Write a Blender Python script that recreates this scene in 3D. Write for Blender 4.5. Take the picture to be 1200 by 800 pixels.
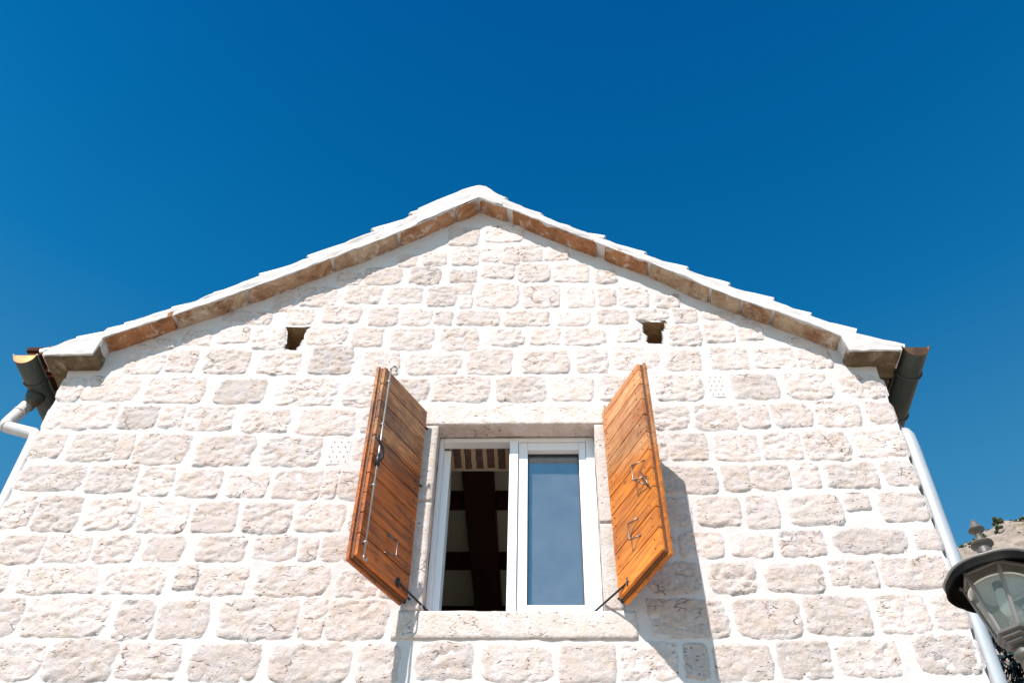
import bpy, bmesh, math, random
from mathutils import Vector, Matrix, noise
random.seed(7)
R = math.radians
scene = bpy.context.scene
for o in list(bpy.data.objects): bpy.data.objects.remove(o)
C = scene.collection

# ------------------------------------------------------------------ camera
cd = bpy.data.cameras.new('camera'); cam = bpy.data.objects.new('camera', cd); C.objects.link(cam)
rx = Vector((0.99951209, 0.02658980, 0.01638884)); ux = Vector((0.00816909, -0.72897111, 0.68449572)); fx = Vector((-0.0301476, 0.68402785, 0.72883264))
cam.matrix_world = Matrix(((rx.x, ux.x, -fx.x, 0), (rx.y, ux.y, -fx.y, -4.8), (rx.z, ux.z, -fx.z, 1.6), (0, 0, 0, 1)))
cd.sensor_width = 36; cd.lens = 35.01; cd.clip_end = 3000; cd.clip_start = .05
scene.camera = cam
# ------------------------------------------------------------------ sky and sun
to_sun = Vector((-0.49, -1.0, 1.30)).normalized()
el = math.asin(to_sun.z); az = math.atan2(to_sun.x, to_sun.y)
world = bpy.data.worlds.new('World'); scene.world = world; world.use_nodes = True
wn = world.node_tree; wn.nodes.clear()
wo = wn.nodes.new('ShaderNodeOutputWorld'); bg = wn.nodes.new('ShaderNodeBackground'); sky = wn.nodes.new('ShaderNodeTexSky')
sky.sky_type = 'NISHITA'; sky.sun_disc = False; sky.sun_elevation = el; sky.sun_rotation = az
sky.altitude = 300; sky.air_density = 1.0; sky.dust_density = 0.4; sky.ozone_density = 3.0
tint = wn.nodes.new('ShaderNodeMix'); tint.data_type = 'RGBA'; tint.blend_type = 'MULTIPLY'; tint.inputs[0].default_value = 1
geo = wn.nodes.new('ShaderNodeTexCoord'); sz = wn.nodes.new('ShaderNodeSeparateXYZ'); wn.links.new(geo.outputs['Generated'], sz.inputs[0])
zr = wn.nodes.new('ShaderNodeValToRGB'); wn.links.new(sz.outputs[2], zr.inputs[0]); ee = zr.color_ramp.elements
for _ in range(4): ee.new(.5)
for q_, (p_, c_) in zip(ee, ((0., (.85, 1., .95)), (.42, (.50, .97, .94)), (.59, (.25, .90, .95)), (.72, (.035, .71, .94)), (.82, (.008, .58, .84)), (.93, (.003, .44, .76)))):
    q_.position = p_; q_.color = (*c_, 1)
wn.links.new(zr.outputs[0], tint.inputs[7])
wn.links.new(sky.outputs[0], tint.inputs[6]); wn.links.new(tint.outputs[2], bg.inputs[0]); wn.links.new(bg.outputs[0], wo.inputs[0])
bg.inputs[1].default_value = 0.104
sd = bpy.data.lights.new('sun', 'SUN'); sd.energy = 4.1; sd.angle = R(.53); sd.color = (1.0, .94, .885)
sun = bpy.data.objects.new('sun', sd); C.objects.link(sun); sun.rotation_euler = to_sun.to_track_quat('Z', 'Y').to_euler(); sun.location = to_sun * 40
scene.view_settings.view_transform = 'Standard'; scene.view_settings.look = 'None'; scene.view_settings.gamma = 1
scene.view_settings.exposure = 0.86; scene.view_settings.use_curve_mapping = False
scene.render.engine = 'CYCLES'

# ------------------------------------------------------------------ materials
class NT:
    def __init__(s, name):
        s.m = bpy.data.materials.new(name); s.m.use_nodes = True; s.t = s.m.node_tree
        s.p = s.t.nodes['Principled BSDF']; s.o = s.t.nodes['Material Output']
        s.tc = s.t.nodes.new('ShaderNodeTexCoord'); s.co = s.tc.outputs['Object']
    def n(s, k): return s.t.nodes.new(k)
    def l(s, a, b): s.t.links.new(a, b)
    def map(s, scale=(1, 1, 1), co=None, loc=None):
        m = s.n('ShaderNodeMapping'); s.l(co or s.co, m.inputs[0]); m.inputs['Scale'].default_value = scale
        if loc is not None: s.l(loc, m.inputs['Location'])
        return m.outputs[0]
    def noise(s, scale, detail=4, rough=.55, dist=0, co=None):
        n = s.n('ShaderNodeTexNoise'); s.l(co or s.co, n.inputs['Vector'])
        n.inputs['Scale'].default_value = scale; n.inputs['Detail'].default_value = detail
        n.inputs['Roughness'].default_value = rough; n.inputs['Distortion'].default_value = dist
        return n.outputs['Fac']
    def voro(s, scale, feat='F1', co=None):
        n = s.n('ShaderNodeTexVoronoi'); n.feature = feat; s.l(co or s.co, n.inputs['Vector']); n.inputs['Scale'].default_value = scale
        return n.outputs['Distance']
    def ramp(s, f, stops):
        r = s.n('ShaderNodeValToRGB'); s.l(f, r.inputs[0]); e = r.color_ramp.elements
        while len(e) < len(stops): e.new(.5)
        for q, (a, c) in zip(e, stops):
            q.position = a; q.color = (c if len(c) == 4 else (*c, 1)) if isinstance(c, tuple) else (c, c, c, 1)
        return r.outputs[0]
    def mix(s, f, a, b, mode='MIX'):
        m = s.n('ShaderNodeMix'); m.data_type = 'RGBA'; m.blend_type = mode
        for i, v in ((0, f), (6, a), (7, b)):
            if isinstance(v, (int, float)): m.inputs[i].default_value = v
            elif isinstance(v, tuple): m.inputs[i].default_value = (*v, 1)
            else: s.l(v, m.inputs[i])
        return m.outputs[2]
    def math(s, op, a, b=None, c=None):
        m = s.n('ShaderNodeMath'); m.operation = op
        for i, v in enumerate((a, b, c)):
            if v is None: continue
            if isinstance(v, (int, float)): m.inputs[i].default_value = v
            else: s.l(v, m.inputs[i])
        return m.outputs[0]
    def rnd(s): return s.n('ShaderNodeObjectInfo').outputs['Random']
    def bump(s, h, strength, dist):
        b = s.n('ShaderNodeBump'); s.l(h, b.inputs['Height']); b.inputs['Strength'].default_value = strength; b.inputs['Distance'].default_value = dist
        s.l(b.outputs[0], s.p.inputs['Normal'])
    def fin(s, col=None, rough=.8, spec=.3, metal=0):
        if col is not None:
            if isinstance(col, tuple): s.p.inputs['Base Color'].default_value = (*col, 1)
            else: s.l(col, s.p.inputs['Base Color'])
        if isinstance(rough, (int, float)): s.p.inputs['Roughness'].default_value = rough
        else: s.l(rough, s.p.inputs['Roughness'])
        s.p.inputs['Specular IOR Level'].default_value = spec; s.p.inputs['Metallic'].default_value = metal
        return s.m

def mat_stone(name, a, b, c, pit=1.0, smear=False):
    t = NT(name); rn = t.rnd()
    big = t.ramp(t.noise(1.7, 4), [(.35, 0.), (.65, 1.)])
    col = t.mix(big, a, b)
    spz = t.n('ShaderNodeSeparateXYZ'); t.l(t.co, spz.inputs[0])
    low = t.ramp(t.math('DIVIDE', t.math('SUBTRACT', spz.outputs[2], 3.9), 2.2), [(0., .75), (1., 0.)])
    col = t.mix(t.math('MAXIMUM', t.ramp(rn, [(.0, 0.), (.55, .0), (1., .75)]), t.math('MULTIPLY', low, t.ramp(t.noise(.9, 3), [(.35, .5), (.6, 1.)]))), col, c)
    br = t.ramp(t.math('FRACT', t.math('MULTIPLY', rn, 7.31)), [(0., .84), (1., 1.06)])
    col = t.mix(1., col, br, 'MULTIPLY')
    med = t.noise(11, 6, .62, .4)
    col = t.mix(t.ramp(med, [(.40, .0), (.68, .55)]), col, (.50, .375, .27))
    fine = t.noise(60, 5, .7)
    col = t.mix(1., col, t.ramp(fine, [(.3, .86), (.7, 1.08)]), 'MULTIPLY')
    wp = t.n('ShaderNodeVectorMath'); wp.operation = 'ADD'
    s1 = t.map((1., 1., 1.9)); nn = t.n('ShaderNodeTexNoise'); t.l(s1, nn.inputs['Vector']); nn.inputs['Scale'].default_value = 14; nn.inputs['Detail'].default_value = 3
    vs = t.n('ShaderNodeVectorMath'); vs.operation = 'SCALE'; t.l(nn.outputs['Color'], vs.inputs[0]); vs.inputs['Scale'].default_value = .06
    t.l(s1, wp.inputs[0]); t.l(vs.outputs[0], wp.inputs[1])
    pits = t.ramp(t.voro(24, co=wp.outputs[0]), [(.06, 0.), (.26, 1.)])
    sel = t.ramp(t.noise(6, 4, .7, .5), [(.50, 0.), (.58, 1.)])
    pitm = t.math('MULTIPLY', t.math('SUBTRACT', 1, pits), sel)
    col = t.mix(t.math('MULTIPLY', pitm, .75 * pit), col, (.22, .13, .075))
    # short ragged cracks
    ck = t.voro(9, 'DISTANCE_TO_EDGE', co=wp.outputs[0]); ckm = t.math('MULTIPLY', t.ramp(ck, [(.0, 1.), (.045, 0.)]), t.ramp(t.noise(5.5, 5, .7, 1.2), [(.56, 0.), (.63, 1.)]))
    col = t.mix(t.math('MULTIPLY', ckm, .55 * pit), col, (.30, .20, .14))
    if smear:
        at_ = t.n('ShaderNodeAttribute'); at_.attribute_name = 'smear'
        sm = t.ramp(t.math('ADD', at_.outputs['Fac'], t.math('MULTIPLY', t.math('SUBTRACT', t.noise(22, 5, .7), .5), .9)), [(.58, 0.), (.92, 1.)])
        col = t.mix(t.math('MULTIPLY', sm, .85), col, (.63, .585, .56))
    grit = t.noise(150, 3, .6)
    h = t.math('ADD', t.math('MULTIPLY', med, .7), t.math('MULTIPLY', fine, .75))
    h = t.math('ADD', h, t.math('MULTIPLY', grit, .25))
    h = t.math('SUBTRACT', h, t.math('MULTIPLY', pitm, .9)); h = t.math('SUBTRACT', h, t.math('MULTIPLY', ckm, 1.1))
    t.bump(h, .95, .012)
    return t.fin(col, .9, .15)
M = {}
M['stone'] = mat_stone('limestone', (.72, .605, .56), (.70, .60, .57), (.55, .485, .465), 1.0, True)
M['trim'] = mat_stone('dressed_limestone', (.74, .645, .595), (.72, .64, .60), (.67, .59, .555), .5)

t = NT('lime_mortar')
c = t.mix(t.ramp(t.noise(2.2, 5), [(.35, 0.), (.7, 1.)]), (.615, .57, .548), (.545, .505, .485))
c = t.mix(t.ramp(t.noise(26, 5, .65), [(.50, 0.), (.75, .6)]), c, (.52, .465, .43)); c = t.mix(t.ramp(t.noise(90, 4, .7), [(.45, 0.), (.72, .35)]), c, (.46, .41, .38))
h = t.math('ADD', t.noise(18, 6, .6), t.math('MULTIPLY', t.noise(120, 3), .35)); t.bump(h, .55, .008)
M['mortar'] = t.fin(c, .92, .1)

def mat_verge(name, cols):
    t = NT(name); rn = t.rnd()
    c = t.mix(t.ramp(rn, [(.25, 0.), (.75, 1.)]), cols[0], cols[1]); c = t.mix(t.ramp(t.noise(5, 6, .7, .8), [(.42, 0.), (.66, .9)]), c, cols[2])
    c = t.mix(t.ramp(t.noise(11, 7, .72, .6), [(.54, 0.), (.64, .85)]), c, cols[3])
    c = t.mix(t.ramp(t.noise(13, 7, .75, 1.), [(.30, .75), (.46, 0.)]), c, (.10, .06, .04)); t.bump(t.noise(22, 8, .75), 1., .03); return t.fin(c, .92, .1)
M['slab'] = mat_verge('weathered_slab', ((.62, .48, .34), (.54, .24, .11), (.30, .13, .06), (.78, .68, .58)))
M['holestone'] = mat_verge('hole_shade_stone', ((.46, .31, .17), (.42, .29, .17), (.34, .22, .12), (.55, .42, .28)))  # brown stone, darkened to deepen the shade inside holes
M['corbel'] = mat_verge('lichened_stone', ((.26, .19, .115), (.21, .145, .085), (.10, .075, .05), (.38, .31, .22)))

t = NT('limewashed_tile')
c = t.mix(t.ramp(t.noise(9, 5, .6), [(.4, 0.), (.75, 1.)]), (.72, .665, .63), (.62, .54, .47)); t.bump(t.noise(40, 5, .6), .5, .006)
M['tilewash'] = t.fin(c, .9, .1)
t = NT('terracotta')
c = t.mix(t.rnd(), (.42, .17, .085), (.50, .25, .14)); c = t.mix(t.ramp(t.noise(12, 6, .65), [(.4, 0.), (.7, 1.)]), c, (.26, .13, .085)); t.bump(t.noise(50, 5, .6), .5, .005)
M['tile'] = t.fin(c, .85, .2)
t = NT('eaves_shadow_board'); c = t.mix(t.noise(14, 5), (.045, .018, .013), (.08, .03, .022)); M['eave'] = t.fin(c, .9, .1)  # dark tone stands for the shaded underside of the eaves tiles

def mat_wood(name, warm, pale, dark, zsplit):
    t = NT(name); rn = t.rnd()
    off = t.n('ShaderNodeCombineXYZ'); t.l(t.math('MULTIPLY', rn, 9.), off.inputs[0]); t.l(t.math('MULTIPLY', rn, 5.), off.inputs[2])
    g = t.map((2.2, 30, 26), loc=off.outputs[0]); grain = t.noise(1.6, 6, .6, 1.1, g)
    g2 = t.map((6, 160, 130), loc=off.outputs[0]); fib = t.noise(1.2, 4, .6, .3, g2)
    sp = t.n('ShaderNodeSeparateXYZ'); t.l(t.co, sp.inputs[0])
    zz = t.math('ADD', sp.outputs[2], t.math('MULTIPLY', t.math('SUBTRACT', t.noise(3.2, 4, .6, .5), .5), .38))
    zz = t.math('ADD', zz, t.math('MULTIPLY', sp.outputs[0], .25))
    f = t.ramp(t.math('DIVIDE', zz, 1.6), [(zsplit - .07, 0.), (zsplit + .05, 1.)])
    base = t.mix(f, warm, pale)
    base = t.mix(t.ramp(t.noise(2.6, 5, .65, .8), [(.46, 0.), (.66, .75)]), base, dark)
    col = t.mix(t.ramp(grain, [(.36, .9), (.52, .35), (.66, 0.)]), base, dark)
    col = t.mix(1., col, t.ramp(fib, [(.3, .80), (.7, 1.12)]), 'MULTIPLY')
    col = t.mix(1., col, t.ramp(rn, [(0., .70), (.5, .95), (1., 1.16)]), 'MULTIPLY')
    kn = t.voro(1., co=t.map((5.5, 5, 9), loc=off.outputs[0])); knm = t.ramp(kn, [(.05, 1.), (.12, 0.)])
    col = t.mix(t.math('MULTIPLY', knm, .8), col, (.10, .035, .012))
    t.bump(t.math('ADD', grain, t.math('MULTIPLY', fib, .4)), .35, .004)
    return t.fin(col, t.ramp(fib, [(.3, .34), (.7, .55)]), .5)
M['wood_l'] = mat_wood('varnished_pine_shaded', (.56, .14, .014), (.66, .30, .10), (.12, .028, .006), .60)  # left leaf: pine colour darkened for its shaded face
M['wood_r'] = mat_wood('varnished_pine_sunlit', (.86, .27, .026), (.82, .44, .20), (.38, .10, .014), .58)  # right leaf: same pine, colour brightened for the sun on it
M['wood_b'] = mat_wood('varnished_pine_back', (.22, .085, .03), (.26, .11, .045), (.10, .035, .015), .6)

t = NT('white_pvc'); t.bump(t.noise(9, 2), .05, .002); M['pvc'] = t.fin((.80, .80, .81), .32, .5)
t = NT('gasket'); M['gasket'] = t.fin(t.mix(t.noise(20), (.02, .02, .02), (.035, .035, .035)), .6, .4)
t = NT('black_iron'); M['iron'] = t.fin(t.mix(t.ramp(t.noise(40, 5, .7), [(.5, 0.), (.7, 1.)]), (.028, .026, .028), (.075, .045, .03)), .45, .5, .4)
t = NT('bright_wire'); M['wire'] = t.fin(t.mix(t.noise(60, 4), (.20, .18, .17), (.10, .08, .07)), .35, .5, .8)
t = NT('zinc_rod'); M['rod'] = t.fin(t.mix(t.noise(60, 4), (.46, .44, .43), (.22, .19, .18)), .35, .5, .7)
t = NT('galvanised_pipe')
c = t.mix(t.ramp(t.noise(3, 5, .6), [(.4, 0.), (.7, 1.)]), (.54, .54, .55), (.44, .445, .46)); t.bump(t.noise(30, 4), .1, .003); M['pipe'] = t.fin(c, .38, .5, .3)
t = NT('whitened_pipe'); c = t.mix(t.ramp(t.noise(5, 5, .6), [(.4, 0.), (.7, 1.)]), (.60, .56, .53), (.50, .47, .45)); M['pipe_w'] = t.fin(c, .5, .4, .1)
t = NT('weathered_copper')
c = t.mix(t.ramp(t.noise(3.5, 6, .65, .8, t.map((1, .35, 1))), [(.35, 0.), (.62, 1.)]), (.095, .105, .09), (.05, .06, .055))
c = t.mix(t.ramp(t.noise(4.5, 5, .6, .5, t.map((1, .5, 1))), [(.52, 0.), (.7, 1.)]), c, (.20, .105, .045)); M['gutter'] = t.fin(c, .5, .5, .3)
t = NT('copper_inside'); c = t.mix(t.ramp(t.noise(9, 5), [(.4, 0.), (.65, 1.)]), (.55, .21, .085), (.30, .10, .045)); M['copper'] = t.fin(c, .3, .5, .9)
t = NT('room_plaster'); M['plaster'] = t.fin(t.mix(t.noise(2, 4), (.86, .80, .64), (.80, .74, .59)), .9, .1)
t = NT('dark_beam'); M['beam'] = t.fin(t.mix(t.noise(3, 6, .6, .6, t.map((14, 1.2, 14))), (.085, .024, .018), (.04, .012, .01)), .6, .3)
t = NT('brown_brick'); c = t.mix(t.ramp(t.noise(30, 5, .7), [(.4, 0.), (.65, 1.)]), (.17, .10, .085), (.10, .062, .055)); t.bump(t.noise(60, 5), .6, .006); M['brick'] = t.fin(c, .95, .1)
t = NT('cream_brick_mortar'); c = t.mix(t.noise(14, 5), (.66, .49, .31), (.58, .42, .27)); M['bmortar'] = t.fin(c, .95, .1)
t = NT('paving'); c = t.mix(t.noise(1.3, 6), (.38, .325, .27), (.32, .275, .23)); t.bump(t.noise(8, 5), .4, .01); M['paving'] = t.fin(c, .85, .2)
t = NT('window_glass')
gl = t.n('ShaderNodeBsdfGlossy'); gl.inputs['Color'].default_value = (.80, .90, .98, 1); gl.inputs['Roughness'].default_value = .004
tr = t.n('ShaderNodeBsdfTransparent'); tr.inputs['Color'].default_value = (.82, .86, .88, 1)
fr = t.n('ShaderNodeFresnel'); fr.inputs['IOR'].default_value = 2.35
ms = t.n('ShaderNodeMixShader'); t.l(t.math('MINIMUM', t.math('MULTIPLY', fr.outputs[0], 1.35), .95), ms.inputs[0]); t.l(tr.outputs[0], ms.inputs[1]); t.l(gl.outputs[0], ms.inputs[2])
df = t.n('ShaderNodeBsdfDiffuse'); df.inputs['Color'].default_value = (.80, .80, .80, 1); m2 = t.n('ShaderNodeMixShader'); t.l(t.ramp(t.noise(5, 7, .75, .4), [(.35, .07), (.62, .095), (.8, .14)]), m2.inputs[0]); t.l(ms.outputs[0], m2.inputs[1]); t.l(df.outputs[0], m2.inputs[2]); t.l(m2.outputs[0], t.o.inputs[0])
M['glass'] = t.m
t = NT('lantern_glass')
gl = t.n('ShaderNodeBsdfGlossy'); gl.inputs['Color'].default_value = (.9, .95, .95, 1); gl.inputs['Roughness'].default_value = .03
tr = t.n('ShaderNodeBsdfTransparent'); tr.inputs['Color'].default_value = (.88, .91, .90, 1)
df = t.n('ShaderNodeBsdfDiffuse'); df.inputs['Color'].default_value = (.62, .60, .52, 1)
fr = t.n('ShaderNodeFresnel'); fr.inputs['IOR'].default_value = 1.33
ms = t.n('ShaderNodeMixShader'); t.l(fr.outputs[0], ms.inputs[0]); t.l(tr.outputs[0], ms.inputs[1]); t.l(gl.outputs[0], ms.inputs[2])
m2 = t.n('ShaderNodeMixShader'); t.l(t.ramp(t.noise(6, 4), [(.35, .10), (.7, .26)]), m2.inputs[0]); t.l(ms.outputs[0], m2.inputs[1]); t.l(df.outputs[0], m2.inputs[2]); t.l(m2.outputs[0], t.o.inputs[0])
M['lglass'] = t.m
t = NT('lantern_paint'); c = t.mix(t.ramp(t.noise(14, 5, .65), [(.45, 0.), (.7, 1.)]), (.006, .006, .006), (.013, .012, .010)); t.bump(t.noise(60, 3), .15, .002); M['lamp'] = t.fin(c, .7, .06, .0)
t = NT('lantern_bar_paint'); c = t.mix(t.noise(14, 5), (.27, .245, .23), (.17, .155, .145)); M['lampbar'] = t.fin(c, .5, .4, .0)
t = NT('lantern_base_paint'); c = t.mix(t.noise(14, 5), (.12, .105, .09), (.07, .062, .055)); M['lampbase'] = t.fin(c, .5, .4, .0)
t = NT('reflector_enamel'); M['enamel'] = t.fin(t.mix(t.noise(8, 4), (.86, .83, .79), (.76, .73, .69)), .35, .5)
t = NT('lamp_bulb_glass'); M['bulb'] = t.fin((.80, .80, .78), .1, .6)
t = NT('green_cable'); M['green'] = t.fin(t.mix(t.noise(30), (.01, .26, .17), (.01, .20, .13)), .5, .4)
t = NT('white_cable'); M['white'] = t.fin(t.mix(t.noise(30), (.75, .74, .72), (.6, .6, .58)), .5, .4)
t = NT('leaf'); c = t.mix(t.rnd(), (.022, .042, .030), (.012, .024, .026)); c = t.mix(t.noise(3, 3), c, (.008, .014, .020)); M['leaf'] = t.fin(c, .5, .4)
t = NT('bark'); M['bark'] = t.fin(t.mix(t.noise(10, 5), (.12, .09, .07), (.07, .05, .04)), .9, .1)
t = NT('hill_rock')
rk = t.ramp(t.noise(.16, 8, .66, .5), [(.36, 0.), (.62, 1.)]); c = t.mix(rk, (.46, .37, .30), (.33, .27, .22))
c = t.mix(t.ramp(t.noise(.5, 7, .7), [(.5, 0.), (.62, 1.)]), c, (.24, .19, .15)); c = t.mix(t.ramp(t.noise(.09, 5, .7, .5), [(.56, 0.), (.62, .8)]), c, (.16, .15, .08))
t.bump(t.noise(.9, 8, .7), 1., 1.2); M['rock'] = t.fin(c, .95, .05)
t = NT('scrub'); M['scrub'] = t.fin(t.mix(t.noise(1.5, 4), (.06, .075, .035), (.035, .045, .02)), .9, .1)
t = NT('hinge_stain_plate'); M['dark'] = t.fin(t.mix(t.noise(20), (.02, .018, .016), (.05, .045, .04)), .8, .1)

# ------------------------------------------------------------------ helpers
def link(name, me, parent=None, mats=(), mw=None, smooth=False):
    o = bpy.data.objects.new(name, me); C.objects.link(o)
    for m in mats: me.materials.append(M[m])
    if mw is not None: o.matrix_world = mw
    if parent is not None: o.parent = parent
    if smooth: me.polygons.foreach_set('use_smooth', [True] * len(me.polygons))
    return o
def tag(o, label=None, cat=None, group=None, kind=None):
    if label: o['label'] = label
    if cat: o['category'] = cat
    if group: o['group'] = group
    if kind: o['kind'] = kind
    return o
class MB:
    def __init__(s): s.bm = bmesh.new()
    def box(s, a, b, bev=0, mi=0):
        x0, y0, z0 = a; x1, y1, z1 = b
        vs = [s.bm.verts.new(v) for v in ((x0,y0,z0),(x1,y0,z0),(x1,y1,z0),(x0,y1,z0),(x0,y0,z1),(x1,y0,z1),(x1,y1,z1),(x0,y1,z1))]
        fs = [s.bm.faces.new([vs[i] for i in f]) for f in ((0,3,2,1),(4,5,6,7),(0,1,5,4),(1,2,6,5),(2,3,7,6),(3,0,4,7))]
        for f in fs: f.material_index = mi
        if bev: bmesh.ops.bevel(s.bm, geom=list({e for f in fs for e in f.edges}), offset=bev, segments=2, profile=.7, affect='EDGES')
        return s
    def tube(s, pts, r, n=10, cap=True, mi=0, rs=None, smooth=True):
        pts = [Vector(p) for p in pts]; rings = []; prev = None
        for i, p in enumerate(pts):
            d = ((pts[min(i+1, len(pts)-1)] - pts[max(i-1, 0)])).normalized()
            if prev is None:
                a = d.orthogonal().normalized()
            else: a = (prev - d * prev.dot(d)).normalized()
            prev = a; b = d.cross(a); rr = rs[i] if rs else r
            rings.append([s.bm.verts.new(p + (a * math.cos(2*math.pi*k/n) + b * math.sin(2*math.pi*k/n)) * rr) for k in range(n)])
        for i in range(len(rings)-1):
            for k in range(n):
                f = s.bm.faces.new((rings[i][k], rings[i][(k+1)%n], rings[i+1][(k+1)%n], rings[i+1][k])); f.smooth = smooth; f.material_index = mi
        if cap:
            for rg in (rings[0][::-1], rings[-1]):
                f = s.bm.faces.new(rg); f.material_index = mi
        return s
    def lathe(s, prof, c=(0,0,0), n=24, a0=0, flat=False, wob=0, mi=0):
        rings = []
        for r, z in prof:
            rings.append([s.bm.verts.new((c[0] + r*(1+wob*abs(math.sin(k*math.pi*6/n)))*math.cos(a0+2*math.pi*k/n), c[1] + r*(1+wob*abs(math.sin(k*math.pi*6/n)))*math.sin(a0+2*math.pi*k/n), c[2]+z)) for k in range(n)])
        for i in range(len(rings)-1):
            for k in range(n):
                f = s.bm.faces.new((rings[i][k], rings[i][(k+1)%n], rings[i+1][(k+1)%n], rings[i+1][k])); f.smooth = not flat; f.material_index = mi
        return s
    def grid(s, nu, nv, fn, mi=0, smooth=True, skip=None):
        vs = [[s.bm.verts.new(fn(i/nu, j/nv)) for i in range(nu+1)] for j in range(nv+1)]
        for j in range(nv):
            for i in range(nu):
                if skip and skip((vs[j][i].co + vs[j+1][i+1].co) * .5): continue
                f = s.bm.faces.new((vs[j][i], vs[j][i+1], vs[j+1][i+1], vs[j+1][i])); f.smooth = smooth; f.material_index = mi
        return vs
    def build(s, name, mats, parent=None, mw=None, merge=False):
        if merge: bmesh.ops.remove_doubles(s.bm, verts=s.bm.verts, dist=1e-4)
        bmesh.ops.recalc_face_normals(s.bm, faces=s.bm.faces) if merge else None
        me = bpy.data.meshes.new(name); s.bm.to_mesh(me); s.bm.free()
        return link(name, me, parent, mats if isinstance(mats, (list, tuple)) else [mats], mw)
def fb(p, o=4, h=.8): return noise.fractal(p, h, 2.1, o, noise_basis='PERLIN_ORIGINAL')
def lerp(a, b, t): return a + (b - a) * t
def interp(pts, x):
    if x <= pts[0][0]: return pts[0][1]
    for (a, b), (c, d) in zip(pts, pts[1:]):
        if x <= c: return lerp(b, d, (x - a) / (c - a))
    return pts[-1][1]
def roughbox(mb, a, b, amp=.008, seg=.05, freq=9, seed=0, rnd=.012):
    """box with subdivided, uneven faces and softened edges"""
    a = Vector(a); b = Vector(b); d = b - a; n = [max(2, int(d[k] / seg)) for k in range(3)]
    c = (a + b) / 2
    start = len(mb.bm.verts)
    def P(u, v, w):
        p = Vector((lerp(a.x, b.x, u), lerp(a.y, b.y, v), lerp(a.z, b.z, w)))
        q = p.copy()
        for k in range(3):
            e = min(abs(p[k]-a[k]), abs(p[k]-b[k]))
        ed = sorted([min(abs(p[k]-a[k]), abs(p[k]-b[k])) for k in range(3)])
        if ed[1] < rnd: q = q + (c - p).normalized() * (rnd - ed[1]) * .6
        o = Vector((seed*3.1, seed*1.7, seed*5.3))
        s = noise.noise_vector((p + o) * freq) * amp + noise.noise_vector((p + o) * freq * 3.3) * amp * .45
        return q + s
    nx, ny, nz = n
    mb.grid(nx, nz, lambda i, j: P(i, 0, j)); mb.grid(nx, nz, lambda i, j: P(1-i, 1, j))
    mb.grid(ny, nz, lambda i, j: P(1, i, j)); mb.grid(ny, nz, lambda i, j: P(0, 1-i, j))
    mb.grid(nx, ny, lambda i, j: P(i, j, 1)); mb.grid(nx, ny, lambda i, j: P(i, 1-j, 0))
    return mb

# ------------------------------------------------------------------ ground, hill
mb = MB(); mb.grid(40, 40, lambda i, j: Vector((-1500 + 3000*i, -1500 + 3000*j, 0)))
tag(mb.build('ground', 'paving'), kind='structure')
# rocky slope rising behind the house, ridge given as bearing -> elevation angle
ridge = [(-60, 8), (-10, 16), (8, 24), (20, 30.6), (25.9, 32.15), (27.1, 32.4), (28.2, 32.75), (29.5, 33.0), (30.2, 32.85), (33, 33.6), (40, 32), (55, 26), (75, 15)]
mb = MB()
def hill(i, j):
    a = -55 + 125 * i; r = 60 + 330 * j
    e = interp(ridge, a); top = 230 * math.tan(R(e))
    k = min(1., max(0., (r - 60) / 170.)); z = top * (k ** 1.15) if r <= 230 else top * (1 - .35 * (r - 230) / 160)
    x = r * math.sin(R(a)); y = -4.8 + r * math.cos(R(a))
    q = Vector((x, y, z)) * .03
    z += 1.6 + fb(q, 5) * 6 * k * (1 if r < 225 or r > 240 else .25) + fb(q * 5, 4) * 1.3 * k
    return Vector((x + fb(q * 3 + Vector((9, 0, 0)), 3) * 3 * k, y, max(z, -1)))
mb.grid(420, 150, hill)
tag(mb.build('hillside', 'rock'), kind='structure')
mb = MB()
for _ in range(170):
    i = (random.uniform(18, 40) + 55) / 125; j = random.uniform(.25, .53)
    if random.random() < .45: j = random.uniform(.49, .525)
    p = hill(i, j); s = random.uniform(.5, 1.3)
    for k in range(9):
        c0 = p + Vector((random.uniform(-s, s), random.uniform(-s, s), random.uniform(.0, s*.7)))
        bmesh.ops.create_icosphere(mb.bm, subdivisions=1, radius=s * random.uniform(.25, .55), matrix=Matrix.Translation(c0) @ Matrix.Rotation(random.random()*3, 4, 'X'))
tag(mb.build('scrub_bushes', 'scrub'), 'small dark shrubs scattered over the rocky slope and its skyline', 'shrubs', kind='stuff')

# ------------------------------------------------------------------ HOUSE
house = bpy.data.objects.new('stone_house', None); C.objects.link(house)
tag(house, 'pale stone gabled house with an open shuttered window under deep blue sky', 'house')
LOW = [(-3.30, 6.50), (-3.167, 6.572), (-2.68, 6.845), (-2.186, 7.12), (-1.585, 7.50), (-1.292, 7.69), (-1.106, 7.815), (-.868, 7.99), (-.50, 8.255), (-.234, 8.10), (-.028, 7.955), (.334, 7.71), (.682, 7.495), (.839, 7.38), (1.226, 7.095), (1.455, 6.95), (1.655, 6.835), (2.05, 6.575), (2.28, 6.45)]
XL, XR, APX = -3.285, 2.262, -.50
lowL = [(z, x) for x, z in LOW if x <= APX]; lowR = [(z, x) for x, z in reversed(LOW) if x >= APX]
OX0, OX1, OZ0, OZ1 = -.672, .330, 4.56, 5.92
def xl(z): return (XL if z < 6.5 else interp(lowL, z - .06)) + .012 * fb(Vector((3.3, 0, z * 4)))
def xr(z): return (XR if z < 6.45 else interp(lowR, z - .06)) + .012 * fb(Vector((7.3, 0, z * 4)))
HOLES = [(-1.768, 6.765, .085, .125), (.795, 6.795, .082, .118)]
def wallpt(x, z):
    q = Vector((x, 0, z))
    y = .0025 * fb(q * 3, 3) + .0035 * fb(q * 14 + Vector((5, 5, 5)), 3)
    return Vector((x, y, z))
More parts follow.
